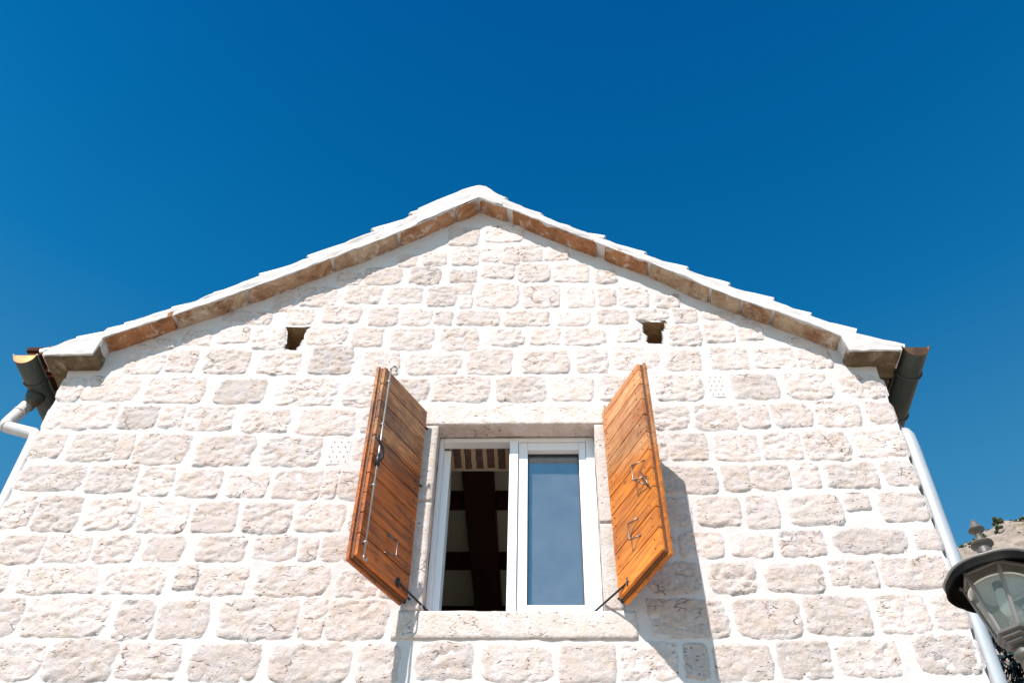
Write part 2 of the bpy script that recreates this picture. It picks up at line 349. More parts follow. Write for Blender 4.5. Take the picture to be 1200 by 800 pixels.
def inhole(p):
    for hx, hz, hw, hh in HOLES:
        w = hw * (.86 + .30 * (p.z - hz) / hh) + .018 * noise.noise(p * 17)
        if abs(p.x - hx) < w and abs(p.z - hz) < hh + .014 * noise.noise(p * 13 + Vector((4, 0, 0))): return True
    return False
mb = MB(); cs = .0185
def block(z0, z1, fl, fr_):
    nz = max(1, int((z1 - z0) / cs)); wmax = max(fr_(z) - fl(z) for z in (z0, (z0+z1)/2, z1)); nx = max(2, int(wmax / cs))
    mb.grid(nx, nz, lambda i, j: wallpt(lerp(fl(lerp(z0, z1, j)), fr_(lerp(z0, z1, j)), i), lerp(z0, z1, j)), skip=inhole)
c0 = lambda z: OX0; c1 = lambda z: OX1
block(3.4, OZ0, xl, xr); block(OZ0, OZ1, xl, c0); block(OZ0, OZ1, c1, xr); block(OZ1, 8.33, xl, xr)
# plain lower wall, sides, returns
mb.box((XL, .0, 0), (XR, .5, 3.4)) 
mb.box((XL, .5, 0), (XL + .45, 7.5, 6.40)); mb.box((XR - .45, .5, 0), (XR, 1.2, 6.40)); mb.box((XR - .45, 3.4, 0), (XR, 7.5, 6.40)); mb.box((XR - .45, 1.2, 0), (XR, 3.4, 4.0)); mb.box((XR - .45, 1.2, 5.9), (XR, 3.4, 6.40)); mb.box((XL, 7.5, 0), (XR, 7.9, 6.45))
# side returns of the front wall
mb.grid(6, 160, lambda i, j: Vector((xl(lerp(3.4, 6.5, j)), lerp(0, .5, i) if i else wallpt(xl(lerp(3.4, 6.5, j)), lerp(3.4, 6.5, j)).y, lerp(3.4, 6.5, j))))
mb.grid(6, 160, lambda i, j: Vector((xr(lerp(3.4, 6.45, j)), lerp(0, .5, i) if i else wallpt(xr(lerp(3.4, 6.45, j)), lerp(3.4, 6.45, j)).y, lerp(3.4, 6.45, j))))
# inner face of the front wall around the widened reveal
IX0, IX1, IZ1 = -.76, .44, 5.935
mb.box((XL+.01, .47, 3.4), (IX0, .5, 6.9)); mb.box((IX1, .47, 3.4), (XR-.01, .5, 6.9)); mb.box((IX0, .47, IZ1+.02), (IX1, .5, 6.9)); mb.box((IX0, .47, 3.4), (IX1, .5, 4.5))
wall = mb.build('wall', 'mortar', house)
# putlog holes: recess boxes
for hx, hz, hw, hh in HOLES:
    pm = MB()
    for a, b in (((hx-.16, .006, hz-.19), (hx-hw*.90, .46, hz+.2)), ((hx+hw*.95, .006, hz-.19), (hx+.16, .46, hz+.2)), ((hx-.16, .006, hz+hh*.95), (hx+.16, .46, hz+.21)), ((hx-.16, .006, hz-.2), (hx+.16, .46, hz-hh*.93)), ((hx-.16, .42, hz-.2), (hx+.16, .46, hz+.2))):
        roughbox(pm, a, b, .007, .04, 14, hx, .01)
    pm.build('putlog_hole', 'holestone', house)

# ---- individually set stones (left, right, bottom, top in mm on the wall face)
STONES = """-2916,-2644,6426,6614 -2615,-2415,6432,6654 -2360,-2035,6403,6668 -2566,-2362,6706,6840 -2316,-2099,6720,6901 -3270,-3134,6170,6373 
-3127,-2737,6160,6403 -2697,-2275,6140,6382 -3288,-2823,5915,6138 -2796,-2545,5913,6111 -2511,-2380,5918,6109 -2359,-2024,5887,6107 
-3314,-3090,5669,5880 -3046,-2740,5639,5878 -2725,-2636,5652,5876 -2612,-2264,5609,5867 -3283,-2855,5402,5606 -2843,-2530,5393,5604 
-2497,-2299,5359,5595 -3304,-3093,5120,5370 -3068,-2801,5094,5368 -2763,-2440,5106,5347 -2433,-2127,5086,5320 -3533,-3310,5403,5608 
-3568,-3325,5121,5371 -3195,-2941,4873,5071 -2926,-2642,4879,5064 -2628,-2366,4878,5069 -2326,-2099,4889,5062 -3249,-3061,4685,4833 
-3009,-2516,4680,4850 -2506,-2142,4679,4849 -2092,-1984,4701,4854 -3250,-2885,4407,4658 -2889,-2387,4402,4658 -2353,-2149,4382,4641 
-2125,-1846,4392,4630 -3087,-2666,4148,4371 -2663,-2281,4144,4382 -2277,-1929,4160,4372 -1980,-1653,5877,6073 -1606,-1213,5845,6085 
-2221,-1837,5593,5849 -1802,-1398,5590,5832 -1199,-953,5615,5835 -931,-779,5593,5834 -2261,-1983,5351,5552 -1946,-1696,5350,5551 -1664,-1357,5329,5563 
-1347,-1273,5335,5561 -1256,-1029,5328,5561 -1003,-777,5333,5559 -2100,-1832,5086,5312 -1801,-1503,5085,5311 -1482,-1185,5096,5297 
-1155,-950,5095,5308 -924,-776,5095,5307 -2023,-1732,4883,5061 -1693,-1433,4894,5060 -1402,-1322,4893,5048 -1293,-1049,4882,5059 -1023,-785,4869,5058 
-1960,-1677,4668,4848 -1638,-1201,4657,4859 -1169,-928,4657,4824 -905,-784,4646,4846 -1796,-1344,4393,4646 -1325,-1212,4393,4646 -1192,-855,4383,4635 
-1889,-1497,4146,4362 -1460,-1016,4138,4363 -980,-764,4139,4358 -680,-373,4163,4369 -341,43,4150,4354 75,373,4141,4369 396,699,4165,4370 
-1099,-967,7568,7695 -909,-736,7575,7724 -1548,-1378,7360,7483 -1350,-1062,7356,7551 -1004,-769,7352,7556 -1800,-1530,7109,7324 -1463,-1194,7133,7339 
-1142,-887,7128,7324 -1983,-1842,7055,7209 -2155,-1979,6917,7048 -1863,-1668,6913,7082 -1608,-1307,6928,7106 -1260,-1048,6887,7092 
-2060,-1844,6656,6879 -1677,-1394,6704,6874 -1344,-1130,6674,6870 -1971,-1678,6400,6629 -1623,-1312,6396,6686 -1243,-982,6384,6629 
-2213,-1864,6129,6361 -1805,-1376,6109,6365 -1334,-1075,6098,6353 -1037,-766,6142,6350 -1181,-979,5872,6067 -956,-788,5855,6065 -734,-496,7817,8052 
-464,-130,7856,8080 -699,-486,7572,7795 -466,-307,7610,7770 -294,-181,7576,7789 -168,4,7615,7819 37,203,7623,7783 -697,-495,7367,7510 
-452,-205,7413,7567 -179,61,7369,7573 87,358,7355,7568 402,562,7341,7492 -847,-631,7096,7320 -623,-527,7238,7347 -590,-520,7084,7189 
-499,-163,7071,7363 -137,140,7067,7328 190,391,7063,7304 416,542,7088,7281 -1023,-798,6893,7070 -760,-661,6891,7048 -624,-308,6887,7036 
-283,62,6883,7031 111,344,6879,7017 -1078,-762,6635,6857 -720,-453,6623,6862 -364,-128,6671,6848 -73,120,6677,6845 150,450,6673,6841 
-939,-555,6389,6599 -521,-202,6385,6638 -149,197,6398,6616 238,449,6394,6630 567,780,7076,7288 838,1005,7063,7197 400,621,6884,7041 653,910,6935,7037 
940,1117,6896,7043 1159,1378,6929,7002 524,692,6705,6856 895,1116,6657,6868 1138,1353,6688,6892 1380,1547,6712,6827 474,808,6424,6652 
847,1086,6413,6622 1147,1408,6418,6644 1450,1734,6431,6632 1744,1975,6428,6612 367,680,6130,6368 748,1077,6127,6380 1259,1574,6138,6375 
1615,1924,6142,6380 1973,2236,6147,6352 -749,-347,6132,6371 -318,25,6128,6367 53,338,6133,6363 972,1263,5870,6094 1271,1462,5890,6099 
1480,1737,5896,6105 1766,2055,5894,6118 2102,2271,5928,6108 708,945,5880,6089 510,686,5881,6083 1071,1358,5616,5840 1381,1615,5628,5846 
1638,1918,5619,5865 1947,2285,5638,5863 799,1034,5624,5843 537,777,5619,5844 706,1063,5364,5576 1096,1256,5382,5581 1268,1505,5388,5587 
1539,1673,5406,5599 1709,2043,5405,5591 2078,2283,5417,5610 550,680,5359,5578 901,1167,5125,5338 1202,1387,5112,5349 1450,1760,5136,5355 
1804,1934,5246,5360 1985,2264,5158,5371 684,870,5120,5333 553,659,5127,5333 785,1034,4907,5083 1073,1312,4918,5076 1352,1614,4917,5088 
1647,2098,4939,5098 2130,2280,4962,5097 560,752,4924,5084 566,880,4672,4878 919,1184,4677,4878 1226,1566,4682,4866 1607,1683,4737,4888 
1690,1855,4715,4888 1876,2257,4709,4910 541,1005,4400,4639 1024,1390,4400,4650 1402,1763,4416,4666 1788,2070,4426,4671 2100,2273,4452,4666 
739,845,4166,4365 875,1193,4152,4365 1209,1501,4167,4386 1520,1855,4182,4391 1931,2283,4202,4416 -2869,-2611,6665,6754 -2328,-2088,6947,7050 
-1949,-1807,7218,7297 1379,1548,6854,6917 1722,1928,6656,6716"""
stones = [tuple(int(v) / 1000 for v in s.split(',')) for s in STONES.split()]
ztop = 4.11
for row in range(2):                       # two more courses just below the picture
    x = XL + .02 + .1 * row; hgt = .22
    while x < XR - .1:
        w = random.uniform(.2, .42); x1 = min(x + w, XR - .01); stones.append((x, x1, ztop - hgt, ztop)); x = x1 + .05
    ztop -= hgt + .05
for k, (a, b, z0, z1) in enumerate(stones):
    a += .004; b -= .004; z0 += .003; z1 -= .003
    if b > XR - .08: b = XR - .004
    if a < XL + .08: a = XL + .004
    w, h = b - a, z1 - z0; cx, cz = (a + b) / 2, (z0 + z1) / 2
    if w < .04 or h < .03: continue
    nx = max(8, min(44, int(w / .0095))); nz = max(6, min(30, int(h / .0095)))
    so = Vector((k * 3.7, k * 1.3, k * 7.1)); kr = random.uniform(.5, .95); pr = random.uniform(.0045, .008); rough = random.uniform(.7, 1.35)
    tl, tr_ = random.uniform(-.03, .03), random.uniform(-.03, .03)
    hw, hh = w / 2 + .028, h / 2 + .027
    cr = random.uniform(-1, 1)
    mb = MB(); sme = []
    def P(i, j):
        u, v = 2*i - 1, 2*j - 1
        x = u * math.sqrt(1 - kr * v * v * abs(v) / 2 * abs(u)**1.5 ); z = v * math.sqrt(1 - kr * u * u * abs(u) / 2 * abs(v)**1.5 )
        x *= hw; z *= hh
        z += tl * x * (1 if v > 0 else .4) ; x += tr_ * z
        q = Vector((cx + x, 0, cz + z)); e = max(abs(u), abs(v))
        wv = noise.noise_vector(q * 9 + so) * .017 + noise.noise_vector(q * 26 + so) * .008
        ew = e ** 2
        x += wv.x * ew; z += wv.z * ew
        q = Vector((cx + x, 0, cz + z)) + so
        n1 = fb(q * 5.5, 3); n2 = fb(Vector((q.x * 19, q.y, q.z * 30)), 4); rdg = 1 - abs(fb(Vector((q.x * 6 + q.z * 3.5 * cr, q.y + 3, q.z * 11)), 3)) * 5
        sme.append(max(0., (e - .62) / .38) + (.35 if n1 > .22 else 0) )
        ht = pr + .0050 * n1 * rough + .0062 * n2 * rough - (max(0, rdg) ** 2) * .010 * rough * (1 if n1 > -.18 else .3)
        edge = min(1., (1 - e) / .24); edge = edge * edge * (3 - 2 * edge)
        y = -(ht * edge + (-.009) * (1 - edge) + .002 * edge)
        if cx + x > XR + .02: x = XR + .02 - cx
        if cx + x < XL - .02: x = XL - .02 - cx
        return Vector((cx + x, y, cz + z))
    mb.grid(nx, nz, P)
    o = mb.build('stone', 'stone', house); at_ = o.data.attributes.new('smear', 'FLOAT', 'POINT'); at_.data.foreach_set('value', sme)
    # thickness behind the face, buried in the mortar
o = None

# ---- dressed lintel, sill and jambs
def dressed(name, a, b, seed):
    m = MB(); roughbox(m, a, b, .0035, .022, 11, seed, .010); return m.build(name, 'trim', house, merge=True)
dressed('lintel', (-.775, -.012, OZ1), (.415, .12, 6.103), 1)
dressed('sill', (-.830, -.010, 4.388), (.505, .34, OZ0), 2)
dressed('jamb_stone', (-.775, -.011, OZ0+.001), (OX0, .118, 5.30), 3); dressed('jamb_stone', (-.775, -.012, 5.306), (OX0, .118, OZ1-.001), 4)
dressed('jamb_stone', (OX1, -.011, OZ0+.001), (.440, .118, 5.14), 5); dressed('jamb_stone', (OX1, -.012, 5.146), (.430, .118, OZ1-.001), 6)

# ---- perforated vents let into the mortar
def vent(x0, x1, z0, z1, rows, cols):
    v = MB(); roughbox(v, (x0, -.0030, z0), (x1, .02, z1), .0015, .03, 9, x0, .004); v = v.build('vent', 'mortar', house)
    m = MB()
    for r_ in range(rows):
        for c_ in range(cols):
            px = lerp(x0, x1, (c_ + .7 - .35 * (r_ % 2)) / (cols + .1)); pz = lerp(z0, z1, (r_ + .6) / rows)
            m.tube([(px, -.0060, pz), (px, .005, pz)], .0038, 7)
    m.build('vent_hole_shade', 'holestone', v)  # brown studs coloured as the shade inside the perforations
vent(-1.362, -1.222, 5.60, 5.80, 5, 3); vent(1.105, 1.210, 6.16, 6.36, 5, 3)

# ---- inner reveal, brick soffit, room
m = MB(); m.box((IX0-.04, .125, 4.45), (IX0, .47, IZ1)); m.box((IX1, .125, 4.45), (IX1+.04, .47, IZ1))
m.box((XL+.02, .5, 3.2), (XR-.02, .52, 3.4)); m.box((XL+.46, .5, 2.9), (XR-.46, 7.0, 3.0))
m.box((XL+.45, 4.9, 3.0), (XR-.45, 5.0, 6.6)); m.box((XL+.45, .5, 6.50), (XR-.45, 5, 6.56)); m.box((IX0, .125, 4.3), (IX1, .47, 4.5))
m.build('room', 'plaster', house)
m = MB(); m.grid(60, 8, lambda i, j: Vector((lerp(IX0, IX1, i), lerp(.125, .468 + .012*fb(Vector((i*9, 0, 0))) , j), IZ1 + .004*fb(Vector((i*20, j*4, 0))))))
lintel_bed = m.build('brick_soffit', 'bmortar', house)
x = IX0 + .012
while x < IX1 - .03:
    bw = random.uniform(.044, .052); y1 = .44 + random.uniform(-.02, .02); sd_ = random.random() * 40
    m = MB(); roughbox(m, (x, .205, IZ1 - .010), (x + bw, y1, IZ1 + .03), .004, .018, 18, sd_, .008); m.build('brick', 'brick', lintel_bed)
    x += .0742
def plain(name, a, b, mt, parent, bev=.006): 
    m = MB(); m.box(a, b, bev); return m.build(name, mt, parent)
plain('ridge_beam', (-.61, .55, 6.36), (-.375, 4.9, 6.50), 'beam', house)
for y0 in (1.40, 2.22, 3.05, 3.9): 
    plain('cross_beam', (XL+.46, y0, 6.40), (-.612, y0+.125, 6.50), 'beam', house); plain('cross_beam', (-.373, y0, 6.40), (XR-.46, y0+.125, 6.50), 'beam', house)
for y0 in (1.12, 1.93, 2.80):
    for x0 in (-.062, .243):
        m = MB(); m.lathe([(.020, 6.488), (.024, 6.478), (.040, 6.478), (.045, 6.488), (.045, 6.50)], (x0, y0, 0), 20); m.lathe([(.0, 6.495), (.021, 6.490)], (x0, y0, 0), 20); m.build('ceiling_spotlight', 'beam', house)

# ---- window
win = MB(); Y0, Y1 = .12, .19
win.box((OX0, Y0, OZ0), (-.646, Y1, OZ1), .004).box((.278, Y0, OZ0), (OX1, Y1, OZ1), .004).box((-.646, Y0, 5.888), (.278, Y1, OZ1), .004).box((-.646, Y0, OZ0), (.278, Y1, OZ0+.06), .004)
window = win.build('window', 'pvc', house)
m = MB(); m.box((-.214, Y0-.012, OZ0+.05), (-.160, Y1, 5.887), .004); m.build('mullion', 'pvc', window)
sx0, sx1, sz0, sz1 = -.158, .276, OZ0+.06, 5.885
m = MB(); sb = .060
m.box((sx0, Y0+.008, sz0), (sx0+sb, Y1+.01, sz1), .005).box((sx1-sb+.015, Y0+.008, sz0), (sx1, Y1+.01, sz1), .005).box((sx0+sb, Y0+.008, sz1-sb), (sx1-sb+.015, Y1+.01, sz1), .005).box((sx0+sb, Y0+.008, sz0), (sx1-sb+.015, Y1+.01, sz0+sb), .005)
m.build('sash', 'pvc', window)
m = MB(); gx0, gx1, gz0, gz1 = sx0+sb, sx1-sb+.015, sz0+sb, sz1-sb
for a, b in (((gx0, .172, gz0), (gx0+.006, .184, gz1)), ((gx1-.006, .172, gz0), (gx1, .184, gz1)), ((gx0, .172, gz1-.007), (gx1, .184, gz1)), ((gx0, .172, gz0), (gx1, .184, gz0+.006))): m.box(a, b)
m.build('gasket', 'gasket', window)
m = MB(); m.box((gx0, .186, gz0), (gx1, .191, gz1)); m.build('pane', 'glass', window)
# opened inward leaf on the left, seen almost edge-on
MS = Matrix.Translation((-.632, .20, 0)) @ Matrix.Rotation(R(94.5), 4, 'Z'); m = MB(); W = .41
m.box((0, -.03, sz0), (sb, .03, sz1), .005).box((W-sb, -.03, sz0), (W, .03, sz1), .005).box((sb, -.03, sz1-sb), (W-sb, .03, sz1), .005).box((sb, -.03, sz0), (W-sb, .03, sz0+sb), .005)
m.build('sash', 'pvc', window, MS)
m = MB(); m.box((sb, -.004, sz0+sb), (W-sb, .002, sz1-sb)); m.build('pane', 'glass', window, MS)

# unseen side window, added to brighten the room's ceiling
m = MB()
for a, b in (((1.2, 4.0), (1.26, 5.9)), ((3.34, 4.0), (3.4, 5.9)), ((1.26, 4.0), (3.34, 4.06)), ((1.26, 5.84), (3.34, 5.9)), ((2.27, 4.06), (2.33, 5.84))): m.box((XR-.20, a[0], a[1]), (XR-.14, b[0], b[1]), .004)
sw = m.build('added_side_window', 'pvc', house)
for ya, yb in ((1.26, 2.27), (2.33, 3.34)):
    m = MB(); m.box((XR-.175, ya, 4.06), (XR-.17, yb, 5.84)); m.build('pane', 'lglass', sw)

# ---- shutters
def shutter(origin, yaw, side, lean, w, h, mt, joints, left):
    fd = Vector((side*math.sin(yaw), -math.cos(yaw), 0)); up = Vector((0, 0, 1))
    u = up * math.cos(lean) + fd * math.sin(lean); v = fd * math.cos(lean) - up * math.sin(lean)
    y = u.cross(v)                                 # local y; inner face is +y on the left leaf, -y on the right
    MW = Matrix(((v.x, y.x, u.x, origin[0]), (v.y, y.y, u.y, origin[1]), (v.z, y.z, u.z, origin[2]), (0, 0, 0, 1)))
    s = 1 if left else -1
    def bx(m, x0, x1, t0, t1, z0, z1, bev=.003):
        a, b = sorted((s*t0, s*t1)); m.box((x0, a, z0), (x1, b, z1), bev)
    # outer layer of upright boards, a little larger than the inner leaf
    m = MB(); n = 4
    bx(m, .006, w-.016, -.008, .006, .016, h-.012)
    body = m.build('shutter', 'wood_b', house, MW)
    tag(body, 'left shutter, red-brown darkened for its shaded face, with a long locking rod' if left else 'right shutter, orange brightened for its sunlit face')
    for k in range(n):
        m = MB(); bx(m, lerp(0, w, k/n)+.0015, lerp(0, w, (k+1)/n)-.0015, -.028, -.0085, 0, h); m.build('outer_board', mt, body)
    zs = [0.026] + joints + [h - .008]
    for k in range(len(zs)-1):
        m = MB(); wob = random.uniform(-.0012, .0012); bx(m, .004, w-.020+wob, .0065, .028+wob, zs[k]+.0035, zs[k+1]-.0035, .0025); m.build('board', mt, body)
    # nail heads
    m = MB()
    for k in range(len(zs)-1):
        for xx in (.045, w-.075):
            for zf in (.3, .7):
                z = lerp(zs[k], zs[k+1], zf); m.tube([(xx, s*.026, z), (xx, s*.0305, z)], .0038, 6)
    tag(m.build('nail', 'dark', body), kind='stuff')
    # hinges at the wall edge
    for z in (.045*h, .60*h if left else .61*h, .93*h):
        m = MB(); m.tube([(-.010, -s*.004, z-.045), (-.010, -s*.004, z+.045)], .011, 10); m.tube([(-.010, -s*.004, z), (-.010-.045, s*.012*0, z)], .006, 8); bx(m, -.004, .12, -.0345, -.029, z-.014, z+.014, .001)
        m.build('hinge', 'iron', body)
    return body, s
JL = [.026 + k*.1385 + (random.uniform(-.004, .004)) for k in range(1, 10)]
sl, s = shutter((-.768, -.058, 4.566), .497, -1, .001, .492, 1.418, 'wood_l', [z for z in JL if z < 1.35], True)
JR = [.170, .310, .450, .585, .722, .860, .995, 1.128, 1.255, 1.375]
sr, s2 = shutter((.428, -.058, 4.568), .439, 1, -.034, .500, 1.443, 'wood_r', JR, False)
# left leaf: espagnolette rod, catch, wire pull
m = MB(); f = .047; xr_ = .440
m.tube([(xr_, f, .035), (xr_, f, 1.405)], .0055, 8)
m.tube([(xr_+.004, f, 1.40), (xr_-.006, f+.006, 1.435), (xr_-.022, f+.014, 1.442), (xr_-.033, f+.018, 1.425), (xr_-.030, f+.018, 1.405)], .0058, 7)
m.tube([(xr_, f, .04), (xr_-.004, f, .015), (xr_-.02, f+.005, .012), (xr_-.026, f+.005, .03)], .0058, 7)
for z in (.12, .5, .95, 1.3): m.tube([(xr_, .026, z), (xr_, f+.008, z)], .009, 8)
m.build('locking_rod', 'rod', sl)
m = MB(); m.tube([(xr_, f+.004, .66), (xr_-.012, f+.022, .70), (xr_+.004, f+.030, .745), (xr_+.035, f+.026, .775), (xr_+.055, f+.02, .80), (xr_+.04, f+.02, .82)], .0095, 8); m.tube([(xr_, f, .64), (xr_, f, .72)], .014, 9)
m.build('catch', 'iron', sl)
def pull(body, s_, x, z, dx, dz, out=.035, skew=0, name='pull_ring'):
    m = MB(); f0, f1 = s_*.027, s_*(.028+out)
    m.tube([(x, f0, z), (x-dx*.9, f1, z+.006), (x-dx*.97, f1, z+.008), (x-dx, f1, z+.014), (x-dx, f1, z+dz-.014), (x-dx*.97, f1, z+dz-.006), (x-dx*.9, f1, z+dz-.004), (x, f0, z+dz)], .0040, 7); m.build(name, 'wire', body)
pull(sl, 1, .255, .175, .07, .115, .03)
pull(sr, -1, .30, .245, .075, .12, .03)
pull(sr, -1, .43, .56, .075, .12, .045, .0)
m = MB(); m.tube([(.40, -.05, .61), (.43, -.035, .52), (.445, -.029, .46)], .0045, 7); m.tube([(.355, -.072, .575), (.43, -.035, .49)], .0035, 6); m.build('hook', 'wire', sr)
# stay arms and the brackets that catch them (they hold the leaves open)
def stay(p0, p1, name):
    m = MB(); p0 = Vector(p0); p1 = Vector(p1); d = (p1-p0).normalized(); m.tube([p0 - d*.02, p0, p1, p1 + Vector((0, .01, -.02))], .0062, 8)
    m.tube([p0 + Vector((0, 0, -.03)), p0 + Vector((0, 0, .022))], .0105, 8); m.tube([p0 + Vector((0, -.01, -.012)), p0 + Vector((-.04 if p0.x < 0 else .04, -.012, .012))], .011, 8)
    m.build(name, 'iron', house)
stay((-.792, -.165, 4.64), (-.612, .085, 4.575), 'stay_arm')
stay((.455, -.165, 4.64), (.242, .085, 4.575), 'stay_arm')

# ---- verge slabs, mortar band, verge tiles
def lowz(x): return interp(LOW, x)
TOP = [(-3.44, 6.53), (-3.257, 6.663), (-2.97, 6.803), (-2.526, 7.043), (-1.838, 7.488), (-1.307, 7.858), (-1.021, 8.078), (-0.7, 8.31), (-0.51, 8.4), (-0.34, 8.308), (-0.027, 8.068), (0.2, 7.888), (0.475, 7.728), (0.761, 7.538), (1.063, 7.348), (1.346, 7.168), (1.638, 6.988), (1.864, 6.828), (2.146, 6.658), (2.4, 6.53)]
cuts = [-3.06, -2.63, -2.16, -1.585, -1.11, -.69, -.505, -.27, .43, .80, 1.215, 1.42, 1.62, 2.03]
for a, b in zip(cuts, cuts[1:]):
    m = MB(); g0, g1 = (.012, .012); 
    if a == .43: g0 = .055
    if a == -.27: g0 = .045
    n = max(3, int((b-a)/.022)); so = a*5
    def SP(i, j, top=False):
        x = lerp(a+g0, b-g1, i); q = Vector((x, j, so)); y = lerp(.10, -.130, j)
        y += (.010*fb(q*9) + .006*fb(q*30)) * (1 if j > .6 else .2)
        return Vector((x, y, lowz(x) + (.05 if top else .0) + .011*fb(Vector((x*7, y*7, so)), 4) - (.0 if top else .007*(1-abs(2*j-1)**4)*(1-abs(2*i-1)**6))))
    m.grid(n, 10, lambda i, j: SP(i, j)); m.grid(n, 10, lambda i, j: SP(1-i, j, True))
    m.grid(n, 1, lambda i, j: SP(i, 1, j > .5)); m.grid(1, 10, lambda i, j: SP(0, j, i < .5)); m.grid(1, 10, lambda i, j: SP(1, j, i > .5))
    m.build('verge_slab', 'slab', house)
m = MB()
for xa, xb in ((-3.435, -.505), (-.505, 2.405)):
    n = int((xb-xa)/.022)
    def band(i, j):
        x = lerp(xa, xb, i); lo = (lowz(x) + .003 + .006*fb(Vector((x*9, 3, 3)), 4)) if -3.065 < x < 2.04 else (6.470 if x < 0 else 6.450); hi = interp(TOP, x)
        q = Vector((x*7, j*3, 2)); y = -.142 + .007*fb(q) + .010*fb(Vector((x*2.5, j, 9)))
        if j == 0: y = .03; lo += .035 if -3.065 < x < 2.04 else 0
        zz = lerp(lo, hi, max(0, (j-.1)/.9)) + .004*fb(Vector((x*16, j*9, 1)))
        if j > .85: y += (j-.85)/.15*.10
        return Vector((x, y, zz))
    m.grid(n, 14, band)
    m.grid(n, 2, lambda i, j: Vector((lerp(xa, xb, i), lerp(-.045, .4, j), interp(TOP, lerp(xa, xb, i)) - .01)))
m.build('verge_mortar', 'mortar', house)
# barrel tiles along each verge, each lapping the next
def tile_path(p0, p1, r0, r1, mt, parent, name='roof_tile', half=math.pi, th=.013, seed=0, full=False):
    p0 = Vector(p0); p1 = Vector(p1); d = (p1-p0).normalized(); side = Vector((0, 0, 1)).cross(d).normalized() if abs(d.z) < .99 else Vector((0, 1, 0)); n_ = d.cross(side); 
    if n_.z < 0: n_ = -n_
    m = MB(); so = Vector((seed*2.3, 1, 4))
    def P(i, j, rr=0):
        a = -half/2 + half*i; r = lerp(r0, r1, j) - rr; c = p0.lerp(p1, j)
        q = c + side*math.sin(a)*r + n_*math.cos(a)*r
        return q + noise.noise_vector(q*9+so)*.004
    m.grid(14, 5, lambda i, j: P(i, j)); m.grid(14, 5, lambda i, j: P(1-i, j, th)); m.grid(14, 1, lambda i, j: P(i, 1, th*(1-j))); m.grid(14, 1, lambda i, j: P(i, 0, th*j)); m.grid(1, 5, lambda i, j: P(0, j, th*i)); m.grid(1, 5, lambda i, j: P(1, j, th*(1-i)))
    return m.build(name, mt, parent)
TR = [(-.305, 8.317), (-.027, 8.099), (.2, 7.924), (.475, 7.792), (.761, 7.585), (1.063, 7.400), (1.346, 7.212), (1.638, 7.041), (1.864, 6.872), (2.146, 6.705), (2.43, 6.545)]
TLf = [(-.739, 8.345), (-1.021, 8.131), (-1.307, 7.920), (-1.76, 7.588), (-2.09, 7.37), (-2.386, 7.160), (-2.66, 7.00), (-2.955, 6.835), (-3.257, 6.690), (-3.47, 6.565)]
r_ = .095
for k, (x, z) in enumerate(TR):
    px, pz = TR[k-1] if k else (-.50, 8.46)
    tile_path((px - .04, -.035, pz - .088), (x, -.035, z - .060), r_-.012, r_, 'tilewash', house, seed=k)
for k, (x, z) in enumerate(TLf):
    px, pz = TLf[k-1] if k else (-.50, 8.44)
    tile_path((px + .04, -.035, pz - .088), (x, -.035, z - .060), r_-.012, r_, 'tilewash', house, seed=k+30)
# ridge tiles
for k in range(6): tile_path((-.53, -.09 + k*.42, 8.285), (-.53, -.09 + k*.42 + .46, 8.29), .135, .125, 'tilewash' if k == 0 else 'tile', house, name='ridge_tile', half=3.3, seed=k+60)
RP = [(-1.0, 8.10), (-.84, 8.235), (-.72, 8.315), (-.64, 8.370), (-.57, 8.412), (-.51, 8.428), (-.45, 8.412), (-.40, 8.365), (-.36, 8.315), (-.29, 8.265)]
m = MB()
def rm(i, j):
    x = lerp(-.98, -.31, i); lo = lowz(x) + .014; hi = max(lo + .01, interp(RP, x)); jj = min(1, j / .8)
    y = -.148 + .006*fb(Vector((x*7, j*3, 2))) + (0 if j <= .8 else (j - .8) / .2 * .30)
    return Vector((x, y, lerp(lo, hi, jj) + (0 if j <= .8 else -.02*(j-.8)/.2)))
m.grid(34, 15, rm); m.build('ridge_mortar', 'mortar', house)

# roof covering: field tiles behind the verge as rows of real barrels, plus the deck under them
def roof_side(pts, sgn, name):
    (xa, za), (xb, zb) = pts
    m = MB(); N = 34
    for r in range(N):
        y = .17 + r * .22
        m2 = 12
        def P(i, j): 
            a = math.pi * i; x = lerp(xa, xb, j); z = lerp(za, zb, j); saw = ((j * 9) % 1) * .02
            return Vector((x, y - .085*math.cos(a), z - .13 + .085*math.sin(a) + saw))
        m.grid(8, 36, P)
    m.grid(2, 2, lambda i, j: Vector((lerp(xa, xb, i), lerp(.06, 7.7, j), lerp(za, zb, i) - .10)))
    tag(m.build(name, 'tile', house), kind='stuff')
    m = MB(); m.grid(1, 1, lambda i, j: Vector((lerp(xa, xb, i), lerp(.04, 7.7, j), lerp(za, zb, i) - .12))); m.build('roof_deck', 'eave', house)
roof_side(((-.5, 8.40), (-3.30, 6.655)), -1, 'field_tiles'); roof_side(((-.5, 8.40), (2.27, 6.63)), 1, 'field_tiles')

